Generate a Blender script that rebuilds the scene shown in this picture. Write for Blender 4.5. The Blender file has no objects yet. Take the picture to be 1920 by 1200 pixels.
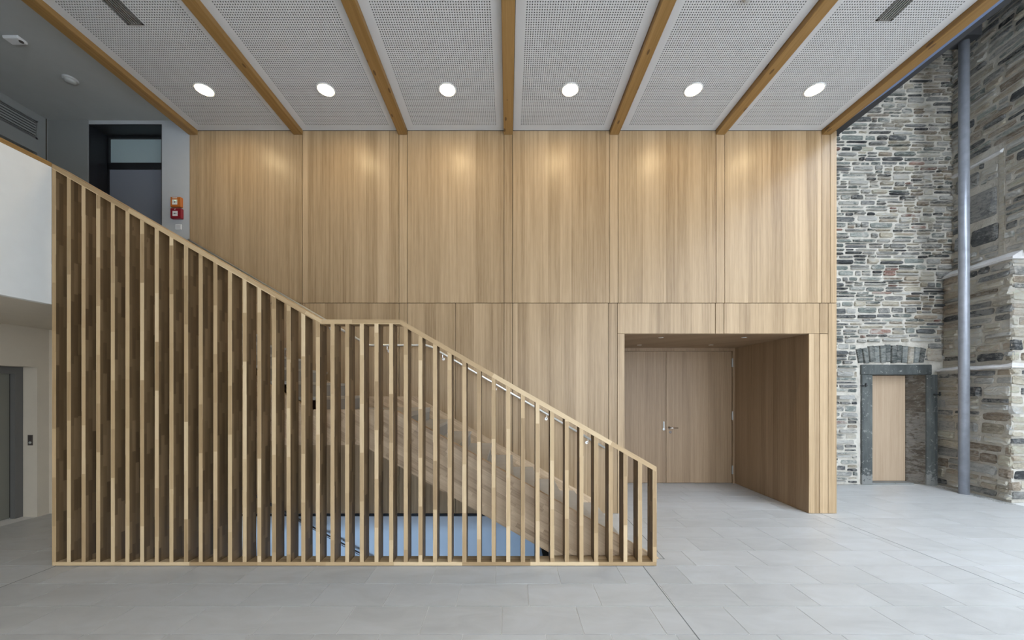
import bpy, math, random
from mathutils import Vector, noise as mnoise
random.seed(11)
sc = bpy.context.scene
C = sc.collection

# ---------------------------------------------------------------- camera
cam_d = bpy.data.cameras.new('camera'); cam = bpy.data.objects.new('camera', cam_d); C.objects.link(cam)
cam_d.sensor_width = 36.0; cam_d.lens = 700/1920*36.0
cam_d.shift_x = 7/1920; cam_d.shift_y = 133/1920
cam_d.clip_start = 0.05; cam_d.clip_end = 200
cam.location = (0, 0, 1.8); cam.rotation_euler = (math.pi/2, 0, 0)
sc.camera = cam
# ---------------------------------------------------------------- world, exposure
SKY = 5.2
w = bpy.data.worlds.new('sky'); sc.world = w; w.use_nodes = True
bg = w.node_tree.nodes['Background']
# overcast sky: zenith brighter than horizon, grey ground below
_nt = w.node_tree; _tc = _nt.nodes.new('ShaderNodeTexCoord'); _sp = _nt.nodes.new('ShaderNodeSeparateXYZ'); _rp = _nt.nodes.new('ShaderNodeValToRGB')
_nt.links.new(_tc.outputs['Generated'], _sp.inputs[0])
_mr = _nt.nodes.new('ShaderNodeMapRange'); _mr.inputs[1].default_value = -1; _nt.links.new(_sp.outputs[2], _mr.inputs[0])
_nt.links.new(_mr.outputs[0], _rp.inputs[0]); _nt.links.new(_rp.outputs[0], bg.inputs[0])
_e = _rp.color_ramp.elements; _e[0].position = .47; _e[0].color = (.20, .195, .185, 1); _e[1].position = 1.0; _e[1].color = (.76, .87, 1.0, 1)
_k = _e.new(.52); _k.color = (.50, .56, .62, 1)
bg.inputs[1].default_value = SKY
vs = sc.view_settings
vs.view_transform = 'Standard'; vs.look = 'None'; vs.gamma = 1; vs.use_curve_mapping = False
vs.exposure = 0.9
LAMP = 44.0          # downlight emission
# bluish fill light added to brighten the lower stair hall, no window there
def area(name, loc, rot, sx, sy, power, col):
    l = bpy.data.lights.new(name, 'AREA'); l.shape = 'RECTANGLE'; l.size = sx; l.size_y = sy
    l.energy = power; l.color = col
    o = bpy.data.objects.new(name, l); o.location = loc; o.rotation_euler = rot; C.objects.link(o)
    return o
area('basement_fill_light', (-3.6, .3, -.72), (math.radians(90), 0, math.radians(-14)), 2.6, .45, 80, (0.5, 0.73, 1.0))

# ---------------------------------------------------------------- helpers
W = {}
def wl(o):
    return W.get(o.name, Vector((0, 0, 0))) if o else Vector((0, 0, 0))
def reg(o, loc, parent):
    W[o.name] = Vector(loc)
    if parent:
        o.parent = parent
    o.location = Vector(loc) - wl(parent)
def tag(o, label=None, cat=None, group=None, kind=None):
    if label: o['label'] = label
    if cat: o['category'] = cat
    if group: o['group'] = group
    if kind: o['kind'] = kind
    return o
def mk(name, V, F, mat, parent=None, loc=(0, 0, 0), smooth=False, mats=None, fm=None):
    """V in world coordinates; loc is the object's origin in world coordinates"""
    me = bpy.data.meshes.new(name)
    lx, ly, lz = loc
    me.from_pydata([(v[0]-lx, v[1]-ly, v[2]-lz) for v in V], [], F)
    for m in (mats or [mat]): me.materials.append(m)
    if fm:
        me.polygons.foreach_set('material_index', fm)
    if smooth: me.polygons.foreach_set('use_smooth', [True]*len(me.polygons))
    me.update()
    o = bpy.data.objects.new(name, me); C.objects.link(o)
    reg(o, loc, parent)
    return o
def mkmesh(name, me, parent, loc, scale=None):
    o = bpy.data.objects.new(name, me); C.objects.link(o)
    reg(o, loc, parent)
    if scale: o.scale = scale
    return o
def empty(name, loc, label=None, cat=None, group=None, parent=None):
    o = bpy.data.objects.new(name, None); o.empty_display_size = .1; C.objects.link(o)
    reg(o, loc, parent)
    return tag(o, label, cat, group)
class G:
    """geometry collector, world coordinates"""
    def __init__(s): s.V = []; s.F = []
    def add(s, V, F):
        b = len(s.V); s.V += [tuple(v) for v in V]; s.F += [tuple(i+b for i in f) for f in F]; return s
    def box(s, x0, x1, y0, y1, z0, z1):
        V = [(x, y, z) for z in (z0, z1) for y in (y0, y1) for x in (x0, x1)]
        return s.add(V, [(0,2,3,1), (4,5,7,6), (0,1,5,4), (2,6,7,3), (0,4,6,2), (1,3,7,5)])
    def bbox(s, x0, x1, y0, y1, z0, z1, b=.002):
        """box with chamfered vertical-plane edges (all 12)"""
        import bmesh
        bm = bmesh.new()
        vs_ = [bm.verts.new((x, y, z)) for z in (z0, z1) for y in (y0, y1) for x in (x0, x1)]
        for f in [(0,2,3,1), (4,5,7,6), (0,1,5,4), (2,6,7,3), (0,4,6,2), (1,3,7,5)]:
            bm.faces.new([vs_[i] for i in f])
        bmesh.ops.bevel(bm, geom=list(bm.edges), offset=b, segments=1, affect='EDGES')
        bm.verts.index_update()
        V = [tuple(v.co) for v in bm.verts]; F = [tuple(v.index for v in f.verts) for f in bm.faces]
        bm.free()
        return s.add(V, F)
    def prism_y(s, P, y0, y1):      # P polygon in (x,z)
        n = len(P)
        V = [(x, y0, z) for x, z in P] + [(x, y1, z) for x, z in P]
        F = [tuple(range(n)), tuple(range(2*n-1, n-1, -1))] + [(i, i+n, (i+1) % n+n, (i+1) % n) for i in range(n)]
        return s.add(V, F)
    def prism_z(s, P, z0, z1):
        n = len(P)
        V = [(x, y, z0) for x, y in P] + [(x, y, z1) for x, y in P]
        F = [tuple(range(n-1, -1, -1)), tuple(range(n, 2*n))] + [(i, (i+1) % n, (i+1) % n+n, i+n) for i in range(n)]
        return s.add(V, F)
    def tube(s, pts, r, n=12, cap=True):
        pts = [Vector(p) for p in pts]; m = len(pts); V = []; F = []
        for i, p in enumerate(pts):
            a = pts[max(i-1, 0)]; b = pts[min(i+1, m-1)]; t = (b-a).normalized()
            up = Vector((0, 0, 1)) if abs(t.z) < .95 else Vector((0, 1, 0))
            u = t.cross(up).normalized(); v = u.cross(t)
            if 0 < i < m-1:
                t1 = (pts[i]-pts[i-1]).normalized(); k = 1/max(.3, t1.dot(t))
            else: k = 1
            for j in range(n):
                an = 2*math.pi*j/n
                V.append(p + u*r*math.cos(an) + v*r*math.sin(an)*k)
        for i in range(m-1):
            for j in range(n):
                k2 = (j+1) % n
                F.append((i*n+j, i*n+k2, (i+1)*n+k2, (i+1)*n+j))
        if cap:
            F.append(tuple(range(n-1, -1, -1))); F.append(tuple(range((m-1)*n, m*n)))
        return s.add(V, F)
    def lathe(s, prof, c, n=32, axis='z'):
        """prof: list of (r, h); axis z up from c, y = along +Y"""
        V = []; F = []
        for r, h in prof:
            for j in range(n):
                a = 2*math.pi*j/n
                if axis == 'z': V.append((c[0]+r*math.cos(a), c[1]+r*math.sin(a), c[2]+h))
                else: V.append((c[0]+r*math.cos(a), c[1]+h, c[2]+r*math.sin(a)))
        m = len(prof)
        for i in range(m-1):
            for j in range(n):
                k = (j+1) % n
                F.append((i*n+j, i*n+k, (i+1)*n+k, (i+1)*n+j))
        F.append(tuple(range(n))); F.append(tuple(range((m-1)*n, m*n)))
        return s.add(V, F)
    def mk(s, name, mat, parent=None, loc=(0, 0, 0), smooth=False):
        return mk(name, s.V, s.F, mat, parent, loc, smooth)
def box(name, x0, x1, y0, y1, z0, z1, mat, parent=None, loc=None, bev=0):
    g = G()
    (g.bbox(x0, x1, y0, y1, z0, z1, bev) if bev else g.box(x0, x1, y0, y1, z0, z1))
    return g.mk(name, mat, parent, loc if loc else ((x0+x1)/2, (y0+y1)/2, z0))

# ---------------------------------------------------------------- materials
def newmat(name):
    m = bpy.data.materials.new(name); m.use_nodes = True
    nt = m.node_tree; b = nt.nodes['Principled BSDF']
    return m, nt, b
class N:
    def __init__(s, nt): s.nt = nt
    def n(s, t, **kw):
        x = s.nt.nodes.new(t)
        for k, v in kw.items(): setattr(x, k, v)
        return x
    def L(s, a, b): s.nt.links.new(a, b)
    def setin(s, sock, v):
        if isinstance(v, bpy.types.NodeSocket): s.L(v, sock)
        else: sock.default_value = v
    def math(s, op, a, b=None, c=None):
        x = s.n('ShaderNodeMath', operation=op)
        s.setin(x.inputs[0], a)
        if b is not None: s.setin(x.inputs[1], b)
        if c is not None: s.setin(x.inputs[2], c)
        return x.outputs[0]
    def comb(s, a, b, c):
        x = s.n('ShaderNodeCombineXYZ')
        for i, v in enumerate((a, b, c)): s.setin(x.inputs[i], v)
        return x.outputs[0]
    def sep(s, v):
        x = s.n('ShaderNodeSeparateXYZ'); s.L(v, x.inputs[0]); return x.outputs
    def white(s, v):
        x = s.n('ShaderNodeTexWhiteNoise', noise_dimensions='3D'); s.L(v, x.inputs['Vector']); return x.outputs['Value']
    def noise(s, v, scale=1, detail=3, rough=.55, dist=0):
        x = s.n('ShaderNodeTexNoise'); s.setin(x.inputs['Vector'], v)
        x.inputs['Scale'].default_value = scale; x.inputs['Detail'].default_value = detail
        x.inputs['Roughness'].default_value = rough; x.inputs['Distortion'].default_value = dist
        return x.outputs['Fac']
    def mapping(s, v, loc=(0,0,0), rot=(0,0,0), scale=(1,1,1)):
        x = s.n('ShaderNodeMapping'); s.L(v, x.inputs[0])
        x.inputs[1].default_value = loc; x.inputs[2].default_value = rot; x.inputs[3].default_value = scale
        return x.outputs[0]
    def ramp(s, f, stops):
        x = s.n('ShaderNodeValToRGB'); s.L(f, x.inputs[0]); e = x.color_ramp.elements
        while len(e) < len(stops): e.new(.5)
        for i, (p, c) in enumerate(stops): e[i].position = p; e[i].color = (*c, 1)
        return x.outputs[0]
    def mix(s, f, a, b, bt='MIX'):
        x = s.n('ShaderNodeMix', data_type='RGBA', blend_type=bt)
        s.setin(x.inputs[0], f)
        for i, v in ((6, a), (7, b)):
            if isinstance(v, tuple): x.inputs[i].default_value = (*v, 1)
            else: s.L(v, x.inputs[i])
        return x.outputs[2]
    def bump(s, h, strength, dist, b):
        x = s.n('ShaderNodeBump'); s.L(h, x.inputs['Height'])
        x.inputs['Strength'].default_value = strength; x.inputs['Distance'].default_value = dist
        s.L(x.outputs[0], b.inputs['Normal'])
    def rand(s): return s.n('ShaderNodeObjectInfo').outputs['Random']
    def pos(s): return s.n('ShaderNodeNewGeometry').outputs['Position']
    def obj(s): return s.n('ShaderNodeTexCoord').outputs['Object']
def plain(name, col, rough=.6, metal=0, noise_amt=.0, scale=6, spec=.5):
    m, nt, b = newmat(name); n = N(nt)
    b.inputs['Roughness'].default_value = rough; b.inputs['Metallic'].default_value = metal
    b.inputs['Specular IOR Level'].default_value = spec
    if noise_amt:
        f = n.noise(n.pos(), scale, 4)
        c2 = tuple(min(1, c*(1+noise_amt)) for c in col); c1 = tuple(c*(1-noise_amt) for c in col)
        n.L(n.ramp(f, [(.3, c1), (.7, c2)]), b.inputs['Base Color'])
    else: b.inputs['Base Color'].default_value = (*col, 1)
    return m
def emit(name, col, st):
    m, nt, b = newmat(name)
    b.inputs['Base Color'].default_value = (0.8, .8, .8, 1)
    b.inputs['Emission Color'].default_value = (*col, 1); b.inputs['Emission Strength'].default_value = st
    return m
def veneer(name, c0, c1, c2, rough=.38, stripw=.17, along='z', spec=.5, knots=False):
    m, nt, b = newmat(name); n = N(nt)
    p = n.pos(); r = n.rand(); s = n.sep(p)
    x = n.math('ADD', s[0], s[1]); z = s[2]
    if along == 'y': x, z = n.math('ADD', s[0], s[2]), s[1]
    xo = n.math('ADD', x, n.math('MULTIPLY', r, 7.3))
    idx = n.math('FLOOR', n.math('DIVIDE', xo, stripw))
    strip = n.white(n.comb(idx, n.math('MULTIPLY', r, 91.0), 0.5))
    off = n.math('MULTIPLY', strip, 30.0)
    g1 = n.noise(n.comb(n.math('ADD', n.math('MULTIPLY', x, 42.0), off), n.math('MULTIPLY', z, .55), off), 1, 4, .6, .35)
    g2 = n.noise(n.comb(n.math('ADD', n.math('MULTIPLY', x, 230.0), off), n.math('MULTIPLY', z, 5.0), off), 1, 2, .5)
    g3 = n.noise(n.comb(n.math('ADD', n.math('MULTIPLY', x, 9.0), off), n.math('MULTIPLY', z, .35), off), 1, 2, .5, .8)
    f = n.math('ADD', n.math('MULTIPLY', g1, .50), n.math('MULTIPLY', g2, .24))
    f = n.math('ADD', f, n.math('MULTIPLY', g3, .26))
    f = n.math('ADD', f, n.math('MULTIPLY', n.math('SUBTRACT', strip, .5), .16))
    col = n.ramp(f, [(.30, c0), (.50, c1), (.68, c2)])
    if knots:
        v = n.n('ShaderNodeTexVoronoi'); n.L(n.comb(n.math('MULTIPLY', x, 9.0), n.math('MULTIPLY', z, 3.2), 0.0), v.inputs['Vector']); v.inputs['Scale'].default_value = 1
        kk = n.math('MULTIPLY', n.math('LESS_THAN', v.outputs['Distance'], .13), n.math('GREATER_THAN', n.sep(v.outputs['Color'])[0], .45))
        col = n.mix(n.math('MULTIPLY', kk, .75), col, (.07, .03, .01))
    n.L(col, b.inputs['Base Color'])
    b.inputs['Roughness'].default_value = rough; b.inputs['Specular IOR Level'].default_value = spec
    n.bump(g2, .12, .001, b)
    return m
def lam(name, cols, rot=(0,0,0), w=.036, ln=.5, rough=.5, grain=.35, off=(0,0,0)):
    """finger-jointed laminated oak; after rot, staves run along local z"""
    m, nt, b = newmat(name); n = N(nt)
    p = n.mapping(n.obj(), rot=rot, loc=off); r = n.rand(); s = n.sep(p)
    ix = n.math('FLOOR', n.math('DIVIDE', n.math('ADD', s[0], w*.5), w))
    iy = n.math('FLOOR', n.math('DIVIDE', n.math('ADD', s[1], .008), w))
    rr = n.math('MULTIPLY', r, 57.0)
    o1 = n.white(n.comb(ix, iy, rr))
    iz = n.math('FLOOR', n.math('ADD', n.math('DIVIDE', s[2], ln), n.math('MULTIPLY', o1, 9.0)))
    blk = n.white(n.comb(n.math('ADD', ix, n.math('MULTIPLY', iy, 17.0)), iz, n.math('ADD', rr, .37)))
    o2 = n.math('MULTIPLY', blk, 40.0)
    g = n.noise(n.comb(n.math('ADD', n.math('MULTIPLY', s[0], 70.0), o2), n.math('ADD', n.math('MULTIPLY', s[1], 70.0), o2), n.math('MULTIPLY', s[2], 4.0)), 1, 4, .6, .6)
    k = n.noise(n.comb(n.math('MULTIPLY', s[0], 14.0), n.math('MULTIPLY', s[1], 14.0), n.math('ADD', n.math('MULTIPLY', s[2], 3.5), o2)), 1, 2, .5)
    f = n.math('ADD', n.math('MULTIPLY', blk, 1-grain), n.math('MULTIPLY', g, grain))
    nC = len(cols)
    col = n.ramp(f, [(.12+.76*i/(nC-1), c) for i, c in enumerate(cols)])
    kn = n.math('GREATER_THAN', k, .76)
    col = n.mix(n.math('MULTIPLY', kn, .5), col, (.10, .05, .02))
    n.L(col, b.inputs['Base Color'])
    b.inputs['Roughness'].default_value = rough
    n.bump(g, .15, .002, b)
    return m

M = {}
M['veneer'] = veneer('oak_veneer', (.24, .152, .074), (.40, .275, .153), (.505, .36, .215))
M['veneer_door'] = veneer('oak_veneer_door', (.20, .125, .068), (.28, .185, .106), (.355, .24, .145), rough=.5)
M['veneer_light'] = veneer('pale_door_veneer', (.35, .245, .16), (.43, .315, .215), (.49, .37, .26), rough=.5, stripw=.22)
M['beam'] = veneer('spruce_beam', (.20, .105, .028), (.27, .15, .045), (.35, .205, .075), rough=.55, stripw=.5, along='y', knots=True)
oak = [(.28, .18, .085), (.42, .285, .15), (.51, .36, .20), (.66, .50, .31)]
M['slat'] = lam('oak_slat', oak)
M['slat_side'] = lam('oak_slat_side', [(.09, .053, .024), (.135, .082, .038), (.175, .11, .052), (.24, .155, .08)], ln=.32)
M['rail'] = lam('oak_rail', oak, rot=(0, math.radians(90), 0), w=.08, ln=.7)
SL = math.atan(.5777)
M['rail_slope'] = lam('oak_rail_slope', oak, rot=(0, math.radians(-90)-SL, 0), w=.08, ln=.7)
M['stringer'] = lam('oak_stringer', [(.26, .17, .10), (.52, .37, .235), (.62, .46, .30), (.78, .61, .42)], rot=(0, math.radians(-90)-SL, 0), w=.045, ln=.4, grain=.6)
M['stringer_flat'] = lam('oak_landing_edge', [(.26, .17, .10), (.52, .37, .235), (.62, .46, .30), (.78, .61, .42)], rot=(0, math.radians(-90), 0), w=.045, ln=.4, grain=.6)
M['white'] = plain('white_plaster', (.74, .74, .72), .8, noise_amt=.02)
M['cream'] = plain('cream_plaster', (.58, .51, .41), .8, noise_amt=.02)
M['white_dim'] = plain('grey_plaster', (.42, .43, .42), .85, noise_amt=.02)
M['gyp'] = plain('gypsum_board', (.56, .56, .56), .85)
M['holewall'] = plain('perforation_edge', (.10, .10, .10), .9)
M['void'] = plain('ceiling_void', (.03, .03, .03), .9)
M['gap'] = plain('dark_joint', (.05, .035, .02), .9)
M['black'] = plain('black_frame', (.012, .013, .016), .35)
M['dark'] = plain('dark_soffit', (.035, .035, .038), .8)
M['glass'] = plain('frosted_transom', (.42, .52, .54), .25)
M['leaf'] = plain('grey_door_leaf', (.22, .235, .28), .45)
M['steel'] = plain('brushed_steel', (.86, .86, .85), .36, .9)
M['satin'] = plain('satin_hardware', (.42, .42, .41), .4, .8)
M['chrome'] = plain('chrome', (.8, .8, .8), .12, 1)
M['galv'] = plain('galvanised_column', (.36, .38, .43), .32, .35, noise_amt=.12, scale=9)
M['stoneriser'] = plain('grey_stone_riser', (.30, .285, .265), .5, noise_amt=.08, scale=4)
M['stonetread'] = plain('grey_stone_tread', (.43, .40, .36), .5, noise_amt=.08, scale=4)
M['concrete'] = plain('white_basement', (.66, .70, .76), .7)
M['lift'] = plain('lift_door_metal', (.20, .19, .155), .5, .0)
M['liftframe'] = plain('lift_frame_metal', (.13, .125, .115), .5, .0)
M['button'] = plain('button_plate', (.12, .10, .09), .35, .6)
M['red'] = plain('red_plastic', (.24, .008, .016), .35)
M['orange'] = plain('orange_plastic', (.50, .14, .02), .35)
M['wplast'] = plain('white_plastic', (.78, .78, .78), .4)
M['black_paint'] = plain('black_print', (.01, .01, .01), .5)
M['green_led'] = emit('green_led', (.3, 1, .45), 1.5)
M['lamp'] = emit('lamp_lens', (1, .77, .44), LAMP)
M['lamp_small'] = emit('warm_lamp_lens', (1, .78, .52), 26)
M['detector'] = plain('grey_white_plastic', (.46, .47, .46), .5)
M['lampring'] = plain('lamp_ring', (.75, .75, .73), .4)
M['gapstrip'] = plain('dark_movement_joint', (.16, .17, .17), .6)
M['blueedge'] = plain('edge_fascia_lit_blue', (.22, .30, .50), .35, .5)  # bluish light caught by the roof-edge fascia, painted into its colour

# floor tile
m, nt, b = newmat('limestone_tile'); n = N(nt)
p = n.pos(); r = n.rand()
cl = n.noise(n.comb(n.math('ADD', n.math('MULTIPLY', n.sep(p)[0], 1.6), n.math('MULTIPLY', r, 30.)), n.math('MULTIPLY', n.sep(p)[1], 4.5), r), 1, 5, .62, .9)
fine = n.noise(p, 90, 3)
tone = n.math('ADD', n.math('MULTIPLY', cl, .86), n.math('MULTIPLY', r, .14))
col = n.ramp(tone, [(.25, (.45, .45, .445)), (.5, (.53, .53, .525)), (.75, (.59, .595, .60))])
n.L(col, b.inputs['Base Color'])
n.L(n.math('ADD', n.math('MULTIPLY', cl, .25), .26), b.inputs['Roughness'])
n.bump(fine, .04, .002, b)
M['tile'] = m
M['grout'] = plain('pale_grout', (.80, .79, .77), .8)
M['threshold'] = plain('slab_edge', (.30, .30, .30), .7)

# stones
def stone_mat(name, c0, c1, c2, bump=.9, wash=.82):
    c0, c1, c2 = [tuple(min(.75, v*k) for v in c) for c, k in ((c0, 1.5), (c1, 1.9), (c2, 1.9))]
    m, nt, b = newmat(name); n = N(nt)
    p = n.pos(); r = n.rand(); s = n.sep(p)
    q = n.comb(n.math('ADD', s[0], n.math('MULTIPLY', r, 5.)), n.math('ADD', s[1], n.math('MULTIPLY', r, 3.)), n.math('MULTIPLY', s[2], 3.6))
    a = n.noise(q, 5, 7, .7, .5); f = n.noise(q, 30, 6, .75)
    t = n.math('ADD', n.math('MULTIPLY', a, .55), n.math('MULTIPLY', f, .35)); t = n.math('ADD', t, n.math('MULTIPLY', n.math('SUBTRACT', r, .5), .25))
    t = n.math('ADD', t, .05)
    col = n.ramp(t, [(.30, c0), (.50, c1), (.68, c2)])
    # lime wash clinging to the stone
    mo = n.math('ADD', n.noise(n.mapping(p, scale=(1, 1, 2.2)), 9, 6, .75, .4), n.math('MULTIPLY', n.math('SUBTRACT', n.noise(p, .9, 2), .47), .55))
    mm = n.math('MULTIPLY', n.math('SMOOTH_MIN', 1.0, n.math('MAXIMUM', 0.0, n.math('MULTIPLY', n.math('SUBTRACT', mo, .49), 9.0)), .1), wash)
    col = n.mix(mm, col, (.73, .695, .635))
    n.L(col, b.inputs['Base Color']); b.inputs['Roughness'].default_value = .9
    b.inputs['Specular IOR Level'].default_value = .25
    n.bump(n.math('ADD', n.math('MULTIPLY', a, 1.2), n.math('MULTIPLY', f, .7)), bump, .06, b)
    return m
ST = [stone_mat('rubble_grey_green', (.07, .08, .075), (.18, .195, .18), (.33, .34, .31)),
      stone_mat('rubble_dark', (.03, .032, .034), (.075, .078, .08), (.19, .19, .185), wash=.4),
      stone_mat('rubble_grey', (.12, .12, .115), (.25, .245, .23), (.40, .385, .36)),
      stone_mat('rubble_buff', (.20, .17, .13), (.40, .355, .28), (.52, .47, .385), wash=.6),
      stone_mat('rubble_brown', (.14, .11, .085), (.32, .265, .205), (.46, .395, .32), wash=.5),
      stone_mat('rubble_red', (.14, .07, .055), (.26, .16, .13), (.38, .29, .25))]
M['voussoir'] = stone_mat('arch_stone', (.04, .045, .045), (.095, .105, .10), (.20, .21, .20), wash=.3)
M['reveal_stone'] = stone_mat('reveal_stone', (.05, .04, .03), (.10, .08, .06), (.17, .14, .11), wash=.2)
m, nt, b = newmat('lime_mortar'); n = N(nt); p = n.pos()
a = n.noise(p, 5, 6, .65); f = n.noise(p, 60, 4, .7)
n.L(n.ramp(a, [(.3, (.57, .53, .46)), (.5, (.72, .675, .595)), (.7, (.82, .77, .69))]), b.inputs['Base Color'])
b.inputs['Roughness'].default_value = .95
n.bump(n.math('ADD', a, n.math('MULTIPLY', f, .45)), .9, .06, b)
M['mortar'] = m
M['whitemortar'] = plain('white_lime_fillet', (.68, .66, .65), .9, noise_amt=.08, scale=12)
m, nt, b = newmat('dark_door_stone'); n = N(nt); p = n.pos(); s = n.sep(p)
a = n.noise(n.comb(n.math('MULTIPLY', s[0], 5.), n.math('MULTIPLY', s[1], 5.), n.math('MULTIPLY', s[2], 1.3)), 1, 5, .65, .4)
lo = n.math('MAXIMUM', 0.0, n.math('SUBTRACT', .75, n.math('MULTIPLY', s[2], 2.2)))
wr = n.math('MULTIPLY', n.math('GREATER_THAN', n.math('ADD', n.noise(p, 14, 5, .75), n.math('MULTIPLY', lo, .35)), .60), .6)
col = n.ramp(a, [(.3, (.042, .048, .047)), (.5, (.075, .083, .081)), (.72, (.125, .135, .13))])
n.L(n.mix(wr, col, (.30, .30, .285)), b.inputs['Base Color']); b.inputs['Roughness'].default_value = .7
n.bump(n.noise(p, 30, 5, .7), .4, .01, b)
M['darkstone'] = m
M['gravel'] = stone_mat('grey_gravel', (.2, .2, .19), (.36, .355, .34), (.55, .54, .52))

# ================================================================ SETTING
ZT_ = 8.6
YS = 3.83           # front plane of slatted screen
YW = 5.478          # oak wall plane
ZC = 5.62           # perforated ceiling
XG = -4.68          # gallery edge / left end of oak wall
XL = -6.75          # left side wall
ZG = 3.12
# ---- floor
fl = G()
OX0, OX1, OY0, OY1 = -4.62, .47, 3.99, YW      # stair well
def floor_piece(x0, x1, y0, y1): fl.box(x0, x1, y0, y1, -.34, -.004)
floor_piece(-14, 14, -14, OY0); floor_piece(-14, OX0, OY0, OY1); floor_piece(OX1, 14, OY0, OY1); floor_piece(-14, OX1, OY1+.11, 9); floor_piece(OX1, 14, OY1, 9)
floor = fl.mk('floor', M['grout']); tag(floor, kind='structure')
unit = G().box(-.5, .5, -.5, .5, 0, 1)
ume = bpy.data.meshes.new('tile'); ume.from_pydata(unit.V, [], unit.F); ume.materials.append(M['tile'])
solids = [(OX0, OX1, OY0, OY1), (-14, 1.706, YW-.001, 9), (4.413, 4.83, YW-.001, 9), (-14, 4.8, 7.275, 9), (4.8, 14, 7.14, 9)]
def subtract(rects, s):
    out = []
    for (a, b_, c, d) in rects:
        x0, x1, y0, y1 = s
        if b_ <= x0 or a >= x1 or d <= y0 or c >= y1: out.append((a, b_, c, d)); continue
        if c < y0: out.append((a, b_, c, y0))
        if d > y1: out.append((a, b_, y1, d))
        cc, dd = max(c, y0), min(d, y1)
        if a < x0: out.append((a, x0, cc, dd))
        if b_ > x1: out.append((x1, b_, cc, dd))
    return out
RD = .3605; g_ = .003
joints = [-4.65, 1.384, 4.58]
far_tiles = G(); cnt = 0
offs = {2: -.05, 3: -.438, 4: -.12}
tiles = []
for k in range(-6, 15):
    y0 = 3.483 + RD*(k-4); y1 = y0+RD
    off = offs.get(k+2, random.uniform(0, .612)) if False else None
    # rows: k=2 -> D 2.762..3.122 ; k=3 -> 3.122..3.483 ; k=4 -> 3.483..3.843
    off = {2: -.05, 3: -.438, 4: -.12}.get(k, random.uniform(0, .6))
    xs = []; x = off - .612*22
    while x < 10.5:
        xs.append(x); x += .612 if k in (2, 3, 4) else random.choice((.612, .612, .612, .48, .74))
    segs = sorted(set(xs + joints))
    for a, b_ in zip(segs, segs[1:]):
        xmin = XL if y0 < 5.47 else 1.7
        xmx = 8.06 if y1 > 5.7 else 9.6
        if a > xmx or b_ < xmin: continue
        a = max(a, xmin); b_ = min(b_, xmx)
        if b_-a < .03: continue
        R = [(a+g_, b_-g_, y0+g_, y1-g_)]
        for s in solids: R = subtract(R, s)
        for q in R:
            if q[1]-q[0] < .02 or q[3]-q[2] < .02: continue
            yc = (q[2]+q[3])/2; xc = (q[0]+q[1])/2
            vis = yc > 2.45 and abs(xc) < yc*1.42+.3
            tiles.append((vis, q))
vis_t = sorted([q for v, q in tiles if v], key=lambda q: -((q[1]-q[0])*(q[3]-q[2])/((q[2]+q[3])/2)**3))
for i, q in enumerate(vis_t):
    if i < 299:
        mkmesh('tile', ume, floor, ((q[0]+q[1])/2, (q[2]+q[3])/2, -.004), (q[1]-q[0], q[3]-q[2], .004))
    else: far_tiles.box(*q, -.004, 0)
for v, q in tiles:
    if not v: far_tiles.box(*q, -.004, 0)
tag(far_tiles.mk('tile_field', M['tile'], floor), kind='stuff')
for jx, ya, yb in ((-4.65, 0, 5.47), (1.384, 0, YS), (4.58, 0, YW)):
    box('movement_joint', jx-.004, jx+.004, ya, yb, -.004, .0008, M['gapstrip'], floor)
g = G(); g.box(1.668, 1.676, 4.0, YW, -.004, .0008); g.box(1.53, 1.676, 3.996, 4.004, -.004, .0008)
g.mk('inlay_line', M['gapstrip'], floor)
# stairwell lining
g = G(); g.box(OX0, OX1, OY0-.01, OY0, -.34, -.004); g.box(OX0-.01, OX0, OY0, OY1, -.34, -.004)
g.mk('well_edge', M['threshold'], floor)
# ---- basement
g = G(); g.box(-6.8, .38, YW, YW+.1, -3.4, -.03)
tag(g.mk('wall_basement', M['concrete']), kind='structure')
g = G(); g.box(.38, OX1+.4, 4.0, YW+.1, -3.4, -.34); g.box(.38, OX1, 4.0, YW, -.36, -.02)
tag(g.mk('wall_basement_end', M['black']), kind='structure')
g = G(); g.box(-6.9, -6.8, 0, YW+.1, -3.4, -.34); g.box(-6.9, 4.5, -.1, 0, -3.4, -.34); g.box(-6.9, 4.5, -.1, YW+.1, -3.5, -3.4); g.box(4.4, 4.5, 0, 4.0, -3.4, -.34)  # unseen shell of the lower hall, added for how the light falls
tag(g.mk('wall_basement_unseen', M['concrete']), kind='structure')
g = G(); g.box(-4.7, .47, YW-.012, YW-.001, -.035, -.004)
tag(g.mk('trim_1', M['black']), kind='structure')

# ---- oak wall
wallo = G()
wallo.box(XG, 1.69, YW+.02, YW+.14, 0, ZC+.3)
wallo.box(1.69, 4.43, YW+.02, YW+.14, 2.66, ZC+.3)
wallo.box(4.43, 4.80, YW+.02, 7.2, 0, ZC+.3)
wallo.box(1.55, 1.69, YW+.14, 7.5, 0, 2.9)
wallo.box(1.69, 4.43, YW+.14, 7.5, 2.66, 2.9)
wallo.box(1.69, 4.43, 7.36, 7.5, 0, 2.66)
wall = wallo.mk('wall_back', M['gap']); tag(wall, kind='structure')
gp = .0034
def panel(x0, x1, z0, z1, mat=None, name='panel'):
    box(name, x0+gp, x1-gp, YW, YW+.02, z0+gp, z1-gp, mat or M['veneer'], wall, bev=.0012)
ZJ = 3.09
up = [XG, -4.55, -3.02, -1.604, -1.479, -.0626, .0626, 1.487, 1.612, 3.05, 3.177, 4.60, 4.726, 4.822]
for a, b_ in zip(up, up[1:]): panel(a, b_, ZJ, ZC)
lo = [XG, -4.55, -3.02, -1.604, -1.479, -.775, -.0626, .0626, 1.472, 1.60]
for a, b_ in zip(lo, lo[1:]): panel(a, b_, 0.0, ZJ)
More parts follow.
